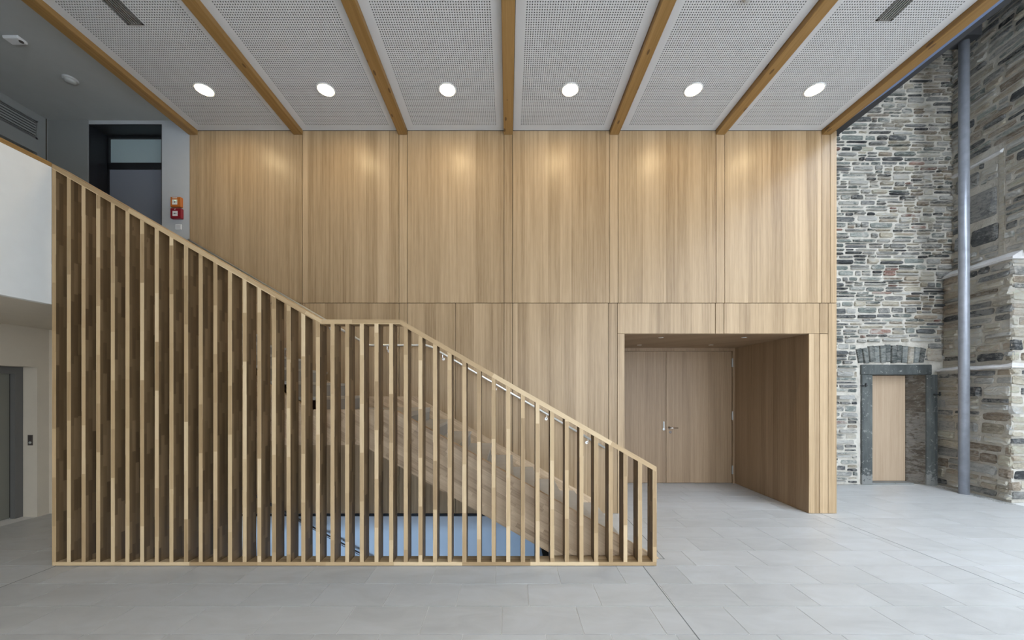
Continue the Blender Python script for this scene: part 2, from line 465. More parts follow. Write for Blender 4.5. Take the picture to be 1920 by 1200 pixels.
# around the recess
box('panel', 1.60+gp, 1.706, YW, YW+.02, gp, 2.64, M['veneer'], wall, bev=.0012)
for a, b_ in ((1.60, 3.04), (3.04, 3.165), (3.165, 4.57)): panel(a, b_, 2.64, ZJ)
box('panel', 4.413, 4.57-gp, YW, YW+.02, gp, 2.64, M['veneer'], wall, bev=.0012)
panel(4.57, 4.695, 0, 2.64); panel(4.57, 4.695, 2.64, ZJ)
panel(4.695, 4.822, 0, ZJ)
# recess lining
ZR = 2.637
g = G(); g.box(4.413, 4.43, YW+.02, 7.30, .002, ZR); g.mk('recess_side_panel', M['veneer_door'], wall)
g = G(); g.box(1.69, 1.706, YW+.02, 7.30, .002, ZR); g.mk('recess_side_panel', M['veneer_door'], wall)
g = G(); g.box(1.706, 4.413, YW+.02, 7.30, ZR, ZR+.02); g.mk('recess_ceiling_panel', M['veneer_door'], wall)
for a, b_ in zip((5.478, 6.2, 7.2), (6.2, 7.2)):
    box('end_panel', 4.80, 4.822, max(a, YW+.021)+gp, b_-gp, 0, ZC, M['veneer'], wall)
for i, (x, y) in enumerate(((2.39, 5.84), (3.69, 5.84), (2.386, 6.79), (3.686, 6.79))):
    e = empty('recessed_spotlight', (x, y, ZR),
              ('small unlit spotlight in porch soffit, front left', 'small unlit spotlight in porch soffit, front right',
               'small unlit spotlight in porch soffit, back left over the doors', 'small unlit spotlight in porch soffit, back right over the doors')[i],
              'spotlight', 'spotlights in the porch soffit')
    G().lathe([(.040, 0), (.040, -.006), (.030, -.008), (.028, -.002)], (x, y, ZR), 20).mk('ring', M['steel'], e, (x, y, ZR), True)
    G().lathe([(.027, -.003), (.018, -.006), (.006, -.007)], (x, y, ZR), 16).mk('lens', M['chrome'], e, (x, y, ZR), True)

# ---- double door (door_1)
YD = 7.283
d1 = empty('door_1', (3.08, YD, 0)); tag(d1, kind='structure')
g = G(); g.box(1.706, 4.413, YD-.02, YD+.07, 2.575, ZR); g.box(4.365, 4.413, YD-.02, YD+.07, 0, 2.575); g.box(1.706, 1.80, YD-.02, YD+.07, 0, 2.575)
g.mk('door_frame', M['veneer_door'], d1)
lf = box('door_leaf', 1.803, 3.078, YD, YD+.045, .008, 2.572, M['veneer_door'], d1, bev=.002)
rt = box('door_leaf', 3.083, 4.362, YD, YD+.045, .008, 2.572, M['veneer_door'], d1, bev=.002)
zl = 1.8-(802-733)/96.1
g = G(); cx = 3.14
g.lathe([(.026, 0), (.026, -.008), (.012, -.010), (.011, -.045)], (cx, YD, zl), 20, 'y')
g.tube([(cx, YD-.045, zl), (cx+.03, YD-.05, zl), (cx+.15, YD-.05, zl)], .010, 10)
g.mk('lever_handle', M['chrome'], rt, (cx, YD, zl), True)
G().lathe([(.026, 0), (.026, -.008), (.010, -.009), (.009, -.012)], (cx+.02, YD, zl-.085), 20, 'y').mk('keyhole', M['button'], rt, (cx+.02, YD, zl-.085))
g = G(); g.box(3.02, 3.045, YD-.007, YD, zl-.05, zl+.12); g.box(3.028, 3.037, YD-.02, YD-.007, zl+.0, zl+.11)
g.lathe([(.024, 0), (.024, -.010), (.012, -.012)], (3.032, YD, zl-.03), 16, 'y')
g.mk('bolt_handle', M['satin'], lf, (3.032, YD, zl))
for zc in (2.35, 1.32, .265):
    G().box(4.352, 4.372, YD-.016, YD-.001, zc-.08, zc+.08).tube([(4.366, YD-.022, zc-.085), (4.366, YD-.022, zc+.085)], .009, 8).mk('hinge', M['satin'], rt, (4.366, YD, zc))

# ---- ceiling
cg = G()
cg.box(-4.75, 4.80, -6, YW+.14, ZC+.07, ZC+.35)      # slab above the perforated boards
ceil = cg.mk('ceiling', M['void']); tag(ceil, kind='structure')
BX = [-4.62, -3.08, -1.545, 0, 1.553, 3.11, 4.663]
bl = ['outermost left timber ceiling beam, bordering the plain grey ceiling', 'second timber ceiling beam from the left', 'third timber ceiling beam from the left',
      'middle timber ceiling beam, running straight towards the viewer', 'third timber ceiling beam from the right', 'second timber ceiling beam from the right',
      'outermost right timber ceiling beam, bordering the open stone bay']
for x, l in zip(BX, bl):
    o = box('ceiling_beam', x-.067, x+.067, -6, YW-.001, 5.556, ZC+.07, M['beam'], None, (x, YW, 5.556), bev=.004)
    tag(o, l, 'beam', 'timber beams under the perforated ceiling')
# perforated board, one shared mesh
PW = 1.415; y0p, y1p = 2.86, YW-.006; P = .0256; rh = .0064
nx = 47; ny = int((y1p-y0p-.10-.06)/P)
gx0 = -nx*P/2; gy1 = y1p-.105; gy0 = gy1-ny*P
V = []; F = []
vid = {}; tubeF = set()
def cv(i, j):
    k = (i, j)
    if k not in vid: vid[k] = len(V); V.append((gx0+i*P, gy0+j*P, 0))
    return vid[k]
for i in range(nx):
    for j in range(ny):
        cx, cy = gx0+(i+.5)*P, gy0+(j+.5)*P
        b0 = len(V)
        c = [cv(i, j), cv(i+1, j), cv(i+1, j+1), cv(i, j+1)]
        b0 = len(V)
        for zz in (0, .012):
            for q in range(8):
                a = math.radians(-135+45*q); V.append((cx+rh*math.cos(a), cy+rh*math.sin(a), zz))
        for q in range(4):
            h0, hm, h1 = b0+2*q, b0+2*q+1, b0+(2*q+2) % 8
            F.append((c[q], h0, hm)); F.append((c[q], hm, c[(q+1) % 4])); F.append((c[(q+1) % 4], hm, h1))
        for q in range(8):
            q2 = (q+1) % 8
            tubeF.add(len(F)); F.append((b0+q, b0+8+q, b0+8+q2, b0+q2))
# plain border
def quad(x0, x1, ya, yb):
    b0 = len(V); V.extend([(x0, ya, 0), (x1, ya, 0), (x1, yb, 0), (x0, yb, 0)]); F.append((b0+3, b0+2, b0+1, b0))
hx = PW/2-.004
quad(-hx, gx0, y0p, y1p); quad(-gx0, hx, y0p, y1p); quad(gx0, -gx0, y0p, gy0); quad(gx0, -gx0, gy1, y1p)
for (xa, xb, ya, yb) in ((-hx, hx, y1p, y1p), (-hx, -hx, y0p, y1p), (hx, hx, y0p, y1p)):
    b0 = len(V); V.extend([(xa, ya, 0), (xb, yb, 0), (xb, yb, .012), (xa, ya, .012)]); F.append((b0, b0+1, b0+2, b0+3))
pme = bpy.data.meshes.new('perforated_panel')
pme.from_pydata([(x, y-y0p, z) for x, y, z in V], [], F); pme.materials.append(M['gyp']); pme.materials.append(M['holewall']); pme.polygons.foreach_set('material_index', [1 if len(f) == 4 and min(f) >= 0 and fi in tubeF else 0 for fi, f in enumerate(F)]); pme.update()
PC = [(a+b_)/2 for a, b_ in zip(BX, BX[1:])]
for x in PC:
    mkmesh('perforated_panel', pme, ceil, (x, y0p, ZC))
    box('plain_panel', x-hx, x+hx, -6, y0p-.004, ZC, ZC+.012, M['gyp'], ceil)
# downlights
dl = ['leftmost of the six lit round ceiling downlights', 'second lit ceiling downlight from the left', 'lit downlight just left of the middle ceiling beam',
      'lit downlight just right of the middle ceiling beam', 'second lit ceiling downlight from the right', 'rightmost of the six lit round ceiling downlights']
YL = 4.733
for x, l in zip((-3.854, -2.312, -.771, .784, 2.346, 3.88), dl):
    e = empty('downlight', (x, YL, ZC), l, 'ceiling light', 'round ceiling downlights')
    G().lathe([(.112, 0), (.112, -.006), (.098, -.010), (.096, -.002)], (x, YL, ZC), 40).mk('ring', M['lampring'], e, (x, YL, ZC), True)
    g = G(); n_ = 40
    g.add([(x+.095*math.cos(2*math.pi*i/n_), YL+.095*math.sin(2*math.pi*i/n_), ZC-.006) for i in range(n_)], [tuple(range(n_-1, -1, -1))])
    g.mk('lens', M['lamp'], e, (x, YL, ZC-.006))
# slot vents
for x, y1, l in ((-3.88, 3.892, 'dark slotted air vent in the left perforated ceiling bay'), (3.87, 3.848, 'dark slotted air vent in the right perforated ceiling bay')):
    e = empty('air_vent', (x, y1, ZC), l, 'vent', 'slot vents in the ceiling')
    ya = y1-1.2
    g = G(); h = .082
    g.box(x-h, x-h+.018, ya, y1, ZC-.008, ZC-.001); g.box(x+h-.018, x+h, ya, y1, ZC-.008, ZC-.001)
    g.box(x-h, x+h, y1-.016, y1, ZC-.008, ZC-.001); g.box(x-h, x+h, ya, ya+.016, ZC-.008, ZC-.001)
    g.mk('frame', plain('vent_frame', (.17, .165, .155), .5, .3), e, (x, y1, ZC))
    G().box(x-h+.018, x+h-.018, ya+.016, y1-.016, ZC-.0015, ZC-.001).mk('backing', M['void'], e, (x, y1, ZC))
    for i in range(5):
        xx = x-.05+.025*i
        G().box(xx-.0035, xx+.0035, ya+.016, y1-.016, ZC-.008, ZC-.002).mk('slat', M['steel'], e, (xx, y1, ZC))
def detector(x, y, z, l, r=.055):
    e = empty('smoke_detector', (x, y, z), l, 'smoke detector')
    G().lathe([(r, 0), (r, -.016), (r*.92, -.022)], (x, y, z), 28).mk('base', M['detector'], e, (x, y, z), True)
    G().lathe([(r*.72, -.022), (r*.70, -.040), (r*.5, -.048), (.008, -.050)], (x, y, z), 28).mk('sensor_head', M['detector'], e, (x, y, z), True)
detector(2.32, 3.60, ZC, 'white smoke detector at the top edge, in the fifth perforated bay')

# ---- left part
ZL = 5.775
g = G(); g.box(XL-.3, -4.69, -6, YW+.3, ZL, ZL+.2)
tag(g.mk('ceiling_plain', M['white_dim']), kind='structure')
detector(-5.58, 4.756, ZL, 'round white smoke detector on the plain grey ceiling at upper left', .075)
e = empty('ceiling_sensor', (-5.55, 4.21, ZL), 'small white ceiling sensor near the upper left corner', 'sensor')
G().bbox(-5.65, -5.47, 4.16, 4.26, ZL-.035, ZL, .01).mk('housing', M['wplast'], e, (-5.55, 4.21, ZL))
G().lathe([(.02, -.035), (.018, -.045), (.008, -.05)], (-5.49, 4.21, ZL), 14).mk('eye', M['button'], e, (-5.49, 4.21, ZL))
# side wall with lift recesses on two floors
YO = 5.35; YO0 = 4.05       # lift opening along Y
zt0, zt1 = 2.14, 5.21
g = G()
M['grey_upper'] = plain('upper_wall_grey', (.26, .265, .26), .8)  # darker grey for upper side wall, grille and strip beside the door
g.box(XL-.3, XL, YO, YW+.3, -.004, ZG-.1)
g.box(XL-.3, XL, -6, YO0, -.004, ZG-.1)
g.box(XL-.3, XL, YO0, YO, zt0, ZG-.1)
g2 = G(); g2.box(XL-.3, XL, YO, YW+.3, ZG-.1, ZL); g2.box(XL-.3, XL, -6, YO0, ZG-.1, ZL); g2.box(XL-.3, XL, YO0, YO, zt1, ZL); g2.box(XL-.3, XL, YO0, YO, ZG-.1, ZG)
tag(g2.mk('wall_left_upper', M['grey_upper']), kind='structure')
wl_ = g.mk('wall_left', M['cream']); tag(wl_, kind='structure')
# paint skin of upper storey
for lvl, z0, z1 in ((0, 0, zt0), (1, ZG, zt1)):
    lt = empty('lift_entrance', (XL-.2, (YO0+YO)/2, z0),
               'dark metal lift door with recessed frame on the ground floor at left' if lvl == 0 else 'lift entrance on the upper gallery under the wall grille', 'lift')
    G().box(XL-.27, XL-.20, YO-.09, YO-.002, z0+.002, z1-.002).box(XL-.27, XL-.20, YO0+.002, YO0+.09, z0+.002, z1-.002).box(XL-.27, XL-.20, YO0+.09, YO-.09, z1-.1, z1-.002).mk('frame', M['liftframe'], lt, (XL-.2, YO, z0))
    ym = (YO0+YO)/2
    for a, b_ in ((YO0+.09, ym-.002), (ym+.002, YO-.09)):
        box('door_leaf', XL-.31, XL-.28, a, b_, z0+.005, z1-.1, M['lift'], lt)
    G().box(XL-.40, XL-.33, YO0-.1, YO+.1, z0, z1+.1).mk('backing', M['void'], lt, (XL-.35, ym, z0))
    g = G(); g.box(XL-.13, XL-.06, YO-.006, YO-.001, z0+1.02, z0+1.17)
    bp = g.mk('button_plate', M['button'], lt, (XL-.1, YO, z0+1.02))
    G().lathe([(.018, 0), (.018, -.004), (.012, -.006)], (XL-.095, YO-.006, z0+1.06), 16, 'y').mk('button', M['steel'], bp, (XL-.095, YO, z0+1.06))
# grille in upper side wall
e = empty('wall_grille', (XL, 4.8, 5.42), 'white slotted ventilation grille high on the left wall', 'vent')
G().box(XL, XL+.004, 3.6, 5.335, 5.42, 5.64).mk('backing', M['void'], e, (XL, 4.8, 5.42))
for i in range(7):
    z = 5.42+.22*i/6
    G().box(XL+.004, XL+.012, 3.6, 5.335, z-.011, z+.011).mk('louvre', M['grey_upper'], e, (XL, 4.8, z))
g = G(); g.box(XL, XL+.012, 3.6, 3.62, 5.40, 5.66); g.box(XL, XL+.012, 5.325, 5.345, 5.40, 5.66); g.box(XL, XL+.012, 3.6, 5.345, 5.64, 5.66); g.box(XL, XL+.012, 3.6, 5.345, 5.40, 5.42); g.mk('frame', M['grey_upper'], e, (XL, 4.8, 5.42))
box('trim_2', XL, XL+.006, YW-.03, YW-.022, ZG, ZL, M['gap']).__setitem__('kind', 'structure')
# back wall of the gallery / lobby
YB = YW+.008
DX0, DX1, DZ = -6.167, -5.09, 5.72
g = G(); g.box(XL-.3, XG, YB, YB+.5, -.004, ZG-.1); tag(g.mk('wall_lobby', M['cream']), kind='structure')
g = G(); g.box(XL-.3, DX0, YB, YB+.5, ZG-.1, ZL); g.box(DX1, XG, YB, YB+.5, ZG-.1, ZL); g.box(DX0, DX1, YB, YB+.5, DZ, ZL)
tag(g.mk('wall_gallery', plain('shaded_white_plaster', (.47, .485, .50), .8, noise_amt=.02)), kind='structure')  # white wall toned down to grey, the dim corner's shade in its colour
box('trim_5', XL+.001, DX0, YB-.012, YB-.001, ZG, ZL, M['grey_upper']).__setitem__('kind', 'structure')
d2 = empty('door_2', (-5.6, 5.73, ZG)); tag(d2, kind='structure')
YF = 5.73
g = G(); g.box(DX0, DX0+.012, YB+.002, YF, ZG, DZ); g.box(DX0, DX1, YB+.002, YF, DZ-.012, DZ); g.box(DX1-.012, DX1, YB+.002, YF, ZG, DZ)
g.mk('reveal', M['black'], d2)
zb = 1.8+(733-311)*YF/700
g = G(); g.box(DX0, DX0+.035, YF, YF+.07, ZG, DZ); g.box(DX1-.04, DX1, YF, YF+.07, ZG, DZ); g.box(DX0, DX1, YF, YF+.07, DZ-.04, DZ); g.box(DX0, DX1, YF, YF+.07, zb-.05, zb+.05)
g.mk('door_frame', M['black'], d2)
box('transom_pane', DX0+.035, DX1-.04, YF+.03, YF+.04, zb+.05, DZ-.04, M['glass'], d2)
box('door_leaf', DX0+.035, DX1-.04, YF+.015, YF+.06, ZG+.005, zb-.05, M['leaf'], d2)
# gallery slab and soffit
g = G()
g.box(XL, -4.76, -6, 3.98, 2.70, ZG); g.box(XL, -4.48, 3.98, YW+.006, 2.70, ZG)
tag(g.mk('floor_gallery', M['cream']), kind='structure')
g = G(); g.box(-4.755, XG-.005, -6, YS+.0, 2.69, 4.095)
bal = empty('balustrade', (XG, 0, 2.69), 'white solid gallery balustrade with oak cap at the left edge', 'balustrade')
g.mk('parapet', M['white'], bal, (XG, 0, 2.69))
G().bbox(-4.77, XG, -6, YS-.001, 4.095, 4.14, .003).mk('cap_rail', M['beam'], bal, (XG, 0, 4.1))

g = G(); g.box(XL-.3, -5.2, -5.4, -5.2, -.004, ZL); g.box(-5.2, 2.0, -5.4, -5.2, 2.5, ZL); g.box(-3.6, 9.6, -5.4, -5.2, 5.0, ZL+.2); g.box(XL-.5, XL-.45, -6, YW+.3, -.3, ZL+.2); g.box(9.6, 9.8, -5.4, 6.4, 0, ZT_)  # unseen front and far side walls, added to shape the incoming daylight
tag(g.mk('wall_daylight_mask', M['white']), kind='structure')
for yl in (3.3, 0.8):
    e = empty('soffit_downlight', (-5.9, yl, 2.70), 'warm round downlight in the gallery soffit in front of the lift' if yl > 2 else 'warm round downlight in the gallery soffit nearer the viewer', 'ceiling light')
    G().lathe([(.09, 0), (.09, -.005), (.078, -.008), (.076, -.002)], (-5.9, yl, 2.70), 30).mk('ring', M['lampring'], e, (-5.9, yl, 2.7), True)
    g = G(); g.add([(-5.9+.075*math.cos(2*math.pi*i/30), yl+.075*math.sin(2*math.pi*i/30), 2.695) for i in range(30)], [tuple(range(29, -1, -1))])
    g.mk('lens', M['lamp_small'], e, (-5.9, yl, 2.695))
# fire alarm points on pillar
def px(x, y, D): return ((x-953)*D/700, 1.8+(733-y)*D/700)
def alarm(xa, xb, ya, yb, mat, label, glyph):
    x0, z1 = px(xa, ya, YB); x1, z0 = px(xb, yb, YB)
    e = empty('call_point', ((x0+x1)/2, YB, z0), label, 'alarm button')
    G().bbox(x0, x1, YB-.048, YB-.001, z0, z1, .006).mk('housing', mat, e, ((x0+x1)/2, YB, z0))
    xc = (x0+x1)/2-.008; zc = (z0+z1)/2-.006; s = .036
    pl_ = G().box(xc-s, xc+s, YB-.051, YB-.048, zc-s, zc+s).mk('plate', M['wplast'], e, (xc, YB, zc))
    g = G(); y = YB-.0522
    g.lathe([(.009, .0012), (.009, 0)], (xc, y, zc), 14, 'y')
    for sg in (-1, 1):
        g.add([(xc+sg*.012, y, zc), (xc+sg*.022, y, zc+.006), (xc+sg*.022, y, zc-.006)], [(0, 1, 2)])
        g.box(min(xc+sg*.022, xc+sg*.029), max(xc+sg*.022, xc+sg*.029), y, y+.001, zc-.002, zc+.002)
    g.mk('press_mark', M['black_paint'], pl_, (xc, YB, zc))
    if glyph == 'flame':
        g = G(); zz = z1-.014
        g.box(xc-.012, xc+.004, YB-.050, YB-.0485, zz-.008, zz-.001); g.prism_y([(xc-.004, zz-.001), (xc+.006, zz-.001), (xc+.001, zz+.009)], YB-.050, YB-.0485)
        g.mk('symbol', M['wplast'], e, (xc, YB, zz))
    else:
        G().box(xc+.004, xc+.016, YB-.0530, YB-.051, zc+.018, zc+.026).mk('indicator', M['green_led'], e, (xc, YB, zc))
        G().box(xc-.034, xc+.034, YB-.050, YB-.0485, z1-.022, z1-.014).mk('title_strip', M['wplast'], e, (xc, YB, z1))
alarm(324.5, 344, 372, 390.5, M['orange'], 'orange alarm call point on the white pillar, above the red one', 'led')
alarm(324.5, 345, 393, 412, M['red'], 'dark red fire alarm call point on the white pillar', 'flame')
x0, z1 = px(330, 421, YB); x1, z0 = px(341, 431, YB)
e = empty('wall_switch', ((x0+x1)/2, YB, z0), 'white wall switch below the red call point', 'switch')
G().bbox(x0, x1, YB-.012, YB-.001, z0, z1, .002).mk('plate', M['wplast'], e, (x0, YB, z0))
G().bbox(x0+.012, x1-.012, YB-.017, YB-.012, z0+.012, z1-.012, .002).mk('rocker', plain('switch_rocker', (.6, .6, .62), .4), e, (x0, YB, z0))

# ================================================================ SCREEN
scr = empty('slatted_screen', (-1.6, YS, 0), 'tall oak slat screen with sloping top rail guarding the stairs', 'screen')
def ztop(x):
    if x < -1.915: return 2.533+(-1.915-x)*.5795
    if x < -1.11: return 2.533
    return 2.533-(x+1.11)*.5745
XS0, XS1 = -4.682, 1.522; SD = .145
g = G(); g.bbox(XS0, XS1, YS, YS+SD, .006, .044, .002); g.mk('bottom_rail', M['rail'], scr, (XS0, YS, .02))
g = G(); g.box(XS0+.02, XS1-.02, YS+.01, YS+SD-.01, 0, .006); g.mk('shadow_gap', M['black'], scr, (XS0, YS, 0))
RT = .046
def railseg(xa, xb, mat, ca=0, cb=0):
    za, zb_ = ztop(xa), ztop(xb)
    k = (zb_-za)/(xb-xa); v = RT*math.sqrt(1+k*k)
    g = G().prism_y([(xa, za-v), (xb, zb_-v), (xb, zb_), (xa, za)], YS-.001, YS+SD+.001)
    return g.mk('top_rail', mat, scr, (xa, YS, za))
railseg(XS0, -1.915, M['rail_slope']); railseg(-1.915, -1.11, M['rail']); railseg(-1.11, XS1, M['rail_slope'])
ns = 42; sw = .0415
x_first = px(101.5, 0, YS)[0]; x_last = XS1-.0205
for i in range(ns):
    x = x_first+.001 + (x_last-x_first)*i/(ns-1) if i else XS0+.0215
    k = 0 if -1.915 < x < -1.11 else .577
    v = RT*math.sqrt(1+k*k)
    zl_, zr_ = ztop(x-sw/2)-v, ztop(x+sw/2)-v
    if i == 0: zl_ = ztop(XS0+.001)-v
    xa, xb = x-sw/2, x+sw/2
    V = [(xa, YS, .044), (xb, YS, .044), (xb, YS+SD, .044), (xa, YS+SD, .044), (xa, YS, zl_), (xb, YS, zr_), (xb, YS+SD, zr_), (xa, YS+SD, zl_)]
    F = [(0,3,2,1), (4,5,6,7), (0,1,5,4), (2,3,7,6), (1,2,6,5), (3,0,4,7)]
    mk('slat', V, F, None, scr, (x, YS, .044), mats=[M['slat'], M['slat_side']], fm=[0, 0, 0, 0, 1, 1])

# ================================================================ STAIR
RI = 1.56/9; RU = .3
stair = empty('staircase', (1.25, 4.7, 0), 'oak staircase with grey stone treads rising left behind the slats', 'staircase')
YI0, YI1 = 4.0, 4.06; YT1 = YW-.028
def nos(x):   # lower flight nosing line
    return 1.56-(x+1.15)*.5777
def nos2(x): return 1.56+(-2.05-x)*.5777
xb0 = -1.15+(1.56+.04)/.5777
G().prism_y([(-1.15-.07, 1.60), (xb0, 0.002), (-1.15+(1.56-.576)/.5777, 0.002), (-1.565, 1.22), (-2.05, 1.22), (-2.05, 1.60)], YI0, YI1).mk('stringer', M['stringer'], stair, (0, YI0, 0))
G().prism_y([(-2.052, 1.60), (-2.052, 1.22), (-2.46, 1.22), (-4.476, nos2(-4.476)-.576), (-4.476, nos2(-4.476)+.04), (-2.12, 1.60)], YI0, YI1).mk('stringer', M['stringer'], stair, (0, YI0, 0))
# soffits
G().add([(-1.565, YI1, 1.24), (-1.15+(1.56-.57)/.5777, YI1, .02), (-1.15+(1.56-.57)/.5777, YT1, .02), (-1.565, YT1, 1.24),
         (-2.46, YI1, 1.24), (-2.46, YT1, 1.24), (-4.47, YI1, nos2(-4.47)-.55), (-4.47, YT1, nos2(-4.47)-.55)],
        [(0, 1, 2, 3), (4, 0, 3, 5), (6, 4, 5, 7)]).mk('soffit', M['stringer'], stair, (0, YI1, 0))
for fl_, x0, z0 in ((0, 1.25, 0), (1, -2.05, 1.56)):
    for k in range(9):
        xr = x0-RU*k; zb_ = z0+RI*k; zt = zb_+RI
        if k < 8:
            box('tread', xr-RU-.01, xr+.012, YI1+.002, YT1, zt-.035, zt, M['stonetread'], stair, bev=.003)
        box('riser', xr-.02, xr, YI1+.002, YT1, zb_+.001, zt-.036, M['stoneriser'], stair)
box('landing', -2.04, -1.138, YI1+.002, YT1, 1.50, 1.56, M['stonetread'], stair, bev=.003)
# skirting strings on the oak wall
zf = lambda x: 1.605-(x+1.15)*.5777
xa = -1.15-(1.72-1.605)/.5777
G().prism_y([(xa, 1.72), (1.30, zf(1.30)), (1.30, .003), (.9, .003), (xa, 1.25), (-2.19, 1.25), (-2.19, 1.72)], YT1+.003, YW-.002).mk('wall_string', M['stringer'], stair, (0, YW, 0))
z2 = lambda x: 1.605+(-2.05-x)*.5777
G().prism_y([(-2.192, 1.72), (-2.192, 1.25), (-2.4, 1.25), (-4.47, 2.6), (-4.47, z2(-4.47)), (-2.25, 1.72)], YT1+.003, YW-.002).mk('wall_string', M['stringer'], stair, (0, YW, 0))
# handrail upper
YH = YW-.085
hr = empty('handrail', (1.42, YH, .96), 'slim brushed steel handrail on the oak wall above the stair', 'handrail')
pts = [(1.42, YH, .964), (-1.153+.04, YH, 2.437), (-1.19, YH, 2.46), (-2.0, YH, 2.46), (-2.06, YH, 2.483), (-4.62, YH, 2.483+.585*2.56)]
G().tube(pts, .0175, 14).mk('rail', M['steel'], hr, (1.42, YH, .96), True)
def zr(x):
    if x > -1.15: return 2.46-(x+1.15)*.583
    if x > -2.03: return 2.46
    return 2.46+(-2.03-x)*.585
for x in (1.15, .555, -.19, -.95, -1.75, -2.6, -3.4, -4.2):
    z = zr(x)
    g = G(); g.tube([(x, YH, z-.012), (x, YH, z-.06), (x, YH+.025, z-.075), (x, YW-.001, z-.075)], .006, 8)
    br = g.mk('bracket', M['steel'], hr, (x, YH, z))
    G().lathe([(.022, 0), (.022, -.006)], (x, YW-.001, z-.075), 16, 'y').mk('rosette', M['steel'], br, (x, YW, z-.075))
# basement stair + rail
bs = empty('basement_stair', (-4.6, 4.7, -1.56), 'stair flight going down to the basement behind the slats', 'staircase')
for k in range(9):
    xr = -4.6+RU*k; zt = -RI*k
    box('tread', xr, xr+RU+.01, YI1, YT1, zt-RI-.2, zt-RI, M['stonetread'], bs)
box('landing', -1.9, .36, YI1, YT1, -1.8, -1.56, M['stonetread'], bs)
bh = empty('basement_handrail', (-3.7, YH, .3), 'dark steel handrail sloping down the white basement wall', 'handrail')
G().tube([(-4.3, YH, .64), (-3.68, YH, .30), (-2.06, YH, -.60), (-1.6, YH, -.856)], .019, 12).mk('rail', plain('dark_steel', (.16, .16, .17), .3, .9), bh, (-3.7, YH, .3), True)
for x in (-3.0, -2.2):
    z = .30-(x+3.68)*.5556
    G().tube([(x, YH, z-.012), (x, YH, z-.06), (x, YW-.001, z-.075)], .006, 8).mk('bracket', M['steel'], bh, (x, YH, z))

# ================================================================ STONE BAY
def stone_geo(w_, h_, d, rnd, square=.5):
    """front toward -n, local coords (u, out, v); returns verts, faces"""
    n_ = 12; V = []; F = []
    cr = min(.42, h_/w_*.35+.05)
    ang = [math.atan2(a*1.0, b_*1.0) for a, b_ in ((.45,1),(.93,.9),(1,.45),(1,-.05),(1,-.5),(.9,-.94),(-.5,-1),(-.93,-.9),(-1,-.5),(-1,.05),(-1,.5),(-.9,.93))]
    ang = sorted(math.atan2(math.sin(t+math.pi/2), math.cos(t+math.pi/2)) for t in ang)
    out = []
    for a in ang:
        ex = 2/(2.2+square*5.0)
        cu, su = math.cos(a), math.sin(a)
        u = math.copysign(abs(cu)**ex, cu)*w_/2; v = math.copysign(abs(su)**ex, su)*h_/2
        j = 1-rnd.uniform(0, .34*(1.15-square*.8))
        out.append((u*(1-rnd.uniform(0, .09)), v*j))
    tilt = rnd.uniform(-.4, .4)*d; tv = rnd.uniform(-1.1, -.2)*d
    def dep(u, v, k): return k*d + tilt*u/w_ + tv*v/h_
    for (u, v) in out: V.append((u, -.025, v))
    ins = min(w_, h_)
    for (u, v) in out:
        f1 = 1-.03*rnd.uniform(.4, 1.6)
        V.append((u*f1, dep(u, v, .75+rnd.uniform(-.15, .15)), v*f1*.97))
    for (u, v) in out:
        f2 = .80+rnd.uniform(-.09, .08)
        V.append((u*f2, dep(u, v, 1.0+rnd.uniform(-.25, .3)), v*f2))
    V.append((0, dep(0, 0, 1.05+rnd.uniform(-.2, .2)), 0))
    for r_ in range(2):
        for i in range(n_):
            k = (i+1) % n_
            F.append((r_*n_+i, (r_+1)*n_+i, (r_+1)*n_+k, r_*n_+k))
    for i in range(n_): F.append((2*n_+i, 3*n_, 2*n_+(i+1) % n_))
    return V, F
class Face:
    def __init__(s, p0, p1):
        s.p0 = Vector((p0[0], p0[1], 0)); d = Vector((p1[0]-p0[0], p1[1]-p0[1], 0)); s.len = d.length; s.u = d.normalized()
        s.n = Vector((s.u.y, -s.u.x, 0))       # outward (towards room)
    def w(s, u, o, v): q = s.p0+s.u*u+s.n*o; return (q.x, q.y, v)
def rubble(face, u0, u1, z0, z1, rnd, hr_, lr, excl, palette, slope=0):
    res = []; z = z0
    while z < z1-.03:
        h = min(rnd.uniform(*hr_), z1-z)
        u = u0-rnd.uniform(0, .1)
        while u < u1:
            l = rnd.uniform(*lr)
            if rnd.random() < .2: l *= .55
            a, b_ = max(u, u0), min(u+l, u1)
            u += l+rnd.uniform(.008, .03)
            if b_-a < .045: continue
            subs = [(z, h)]
            if h > (hr_[0]+hr_[1])/2 and rnd.random() < .45:
                k = rnd.uniform(.4, .6); subs = [(z, h*k), (z+h*k, h*(1-k))]
            for zz, hh in subs:
                wob = rnd.uniform(-.010, .010)
                cu, cz = (a+b_)/2, zz+hh/2+wob
                aa, bb = a, b_
                for e in excl:
                    if bb > e[0] and aa < e[1] and cz+hh/2 > e[2]+.012 and cz-hh/2 < e[3]-.012:
                        if e[0]-aa > bb-e[1]: bb = e[0]
                        else: aa = e[1]
                if bb-aa < .05: continue
                cu = (aa+bb)/2; cz += mnoise.noise(Vector((cu*1.4, zz*.8, u1)))*.03
                jt = rnd.uniform(.004, .020)
                res.append((cu, cz, bb-aa-.004, max(.028, hh-jt), rnd.uniform(.006, .042), palette(cu, cz, rnd), rnd.uniform(.3, .9)))
        z += h
    return res
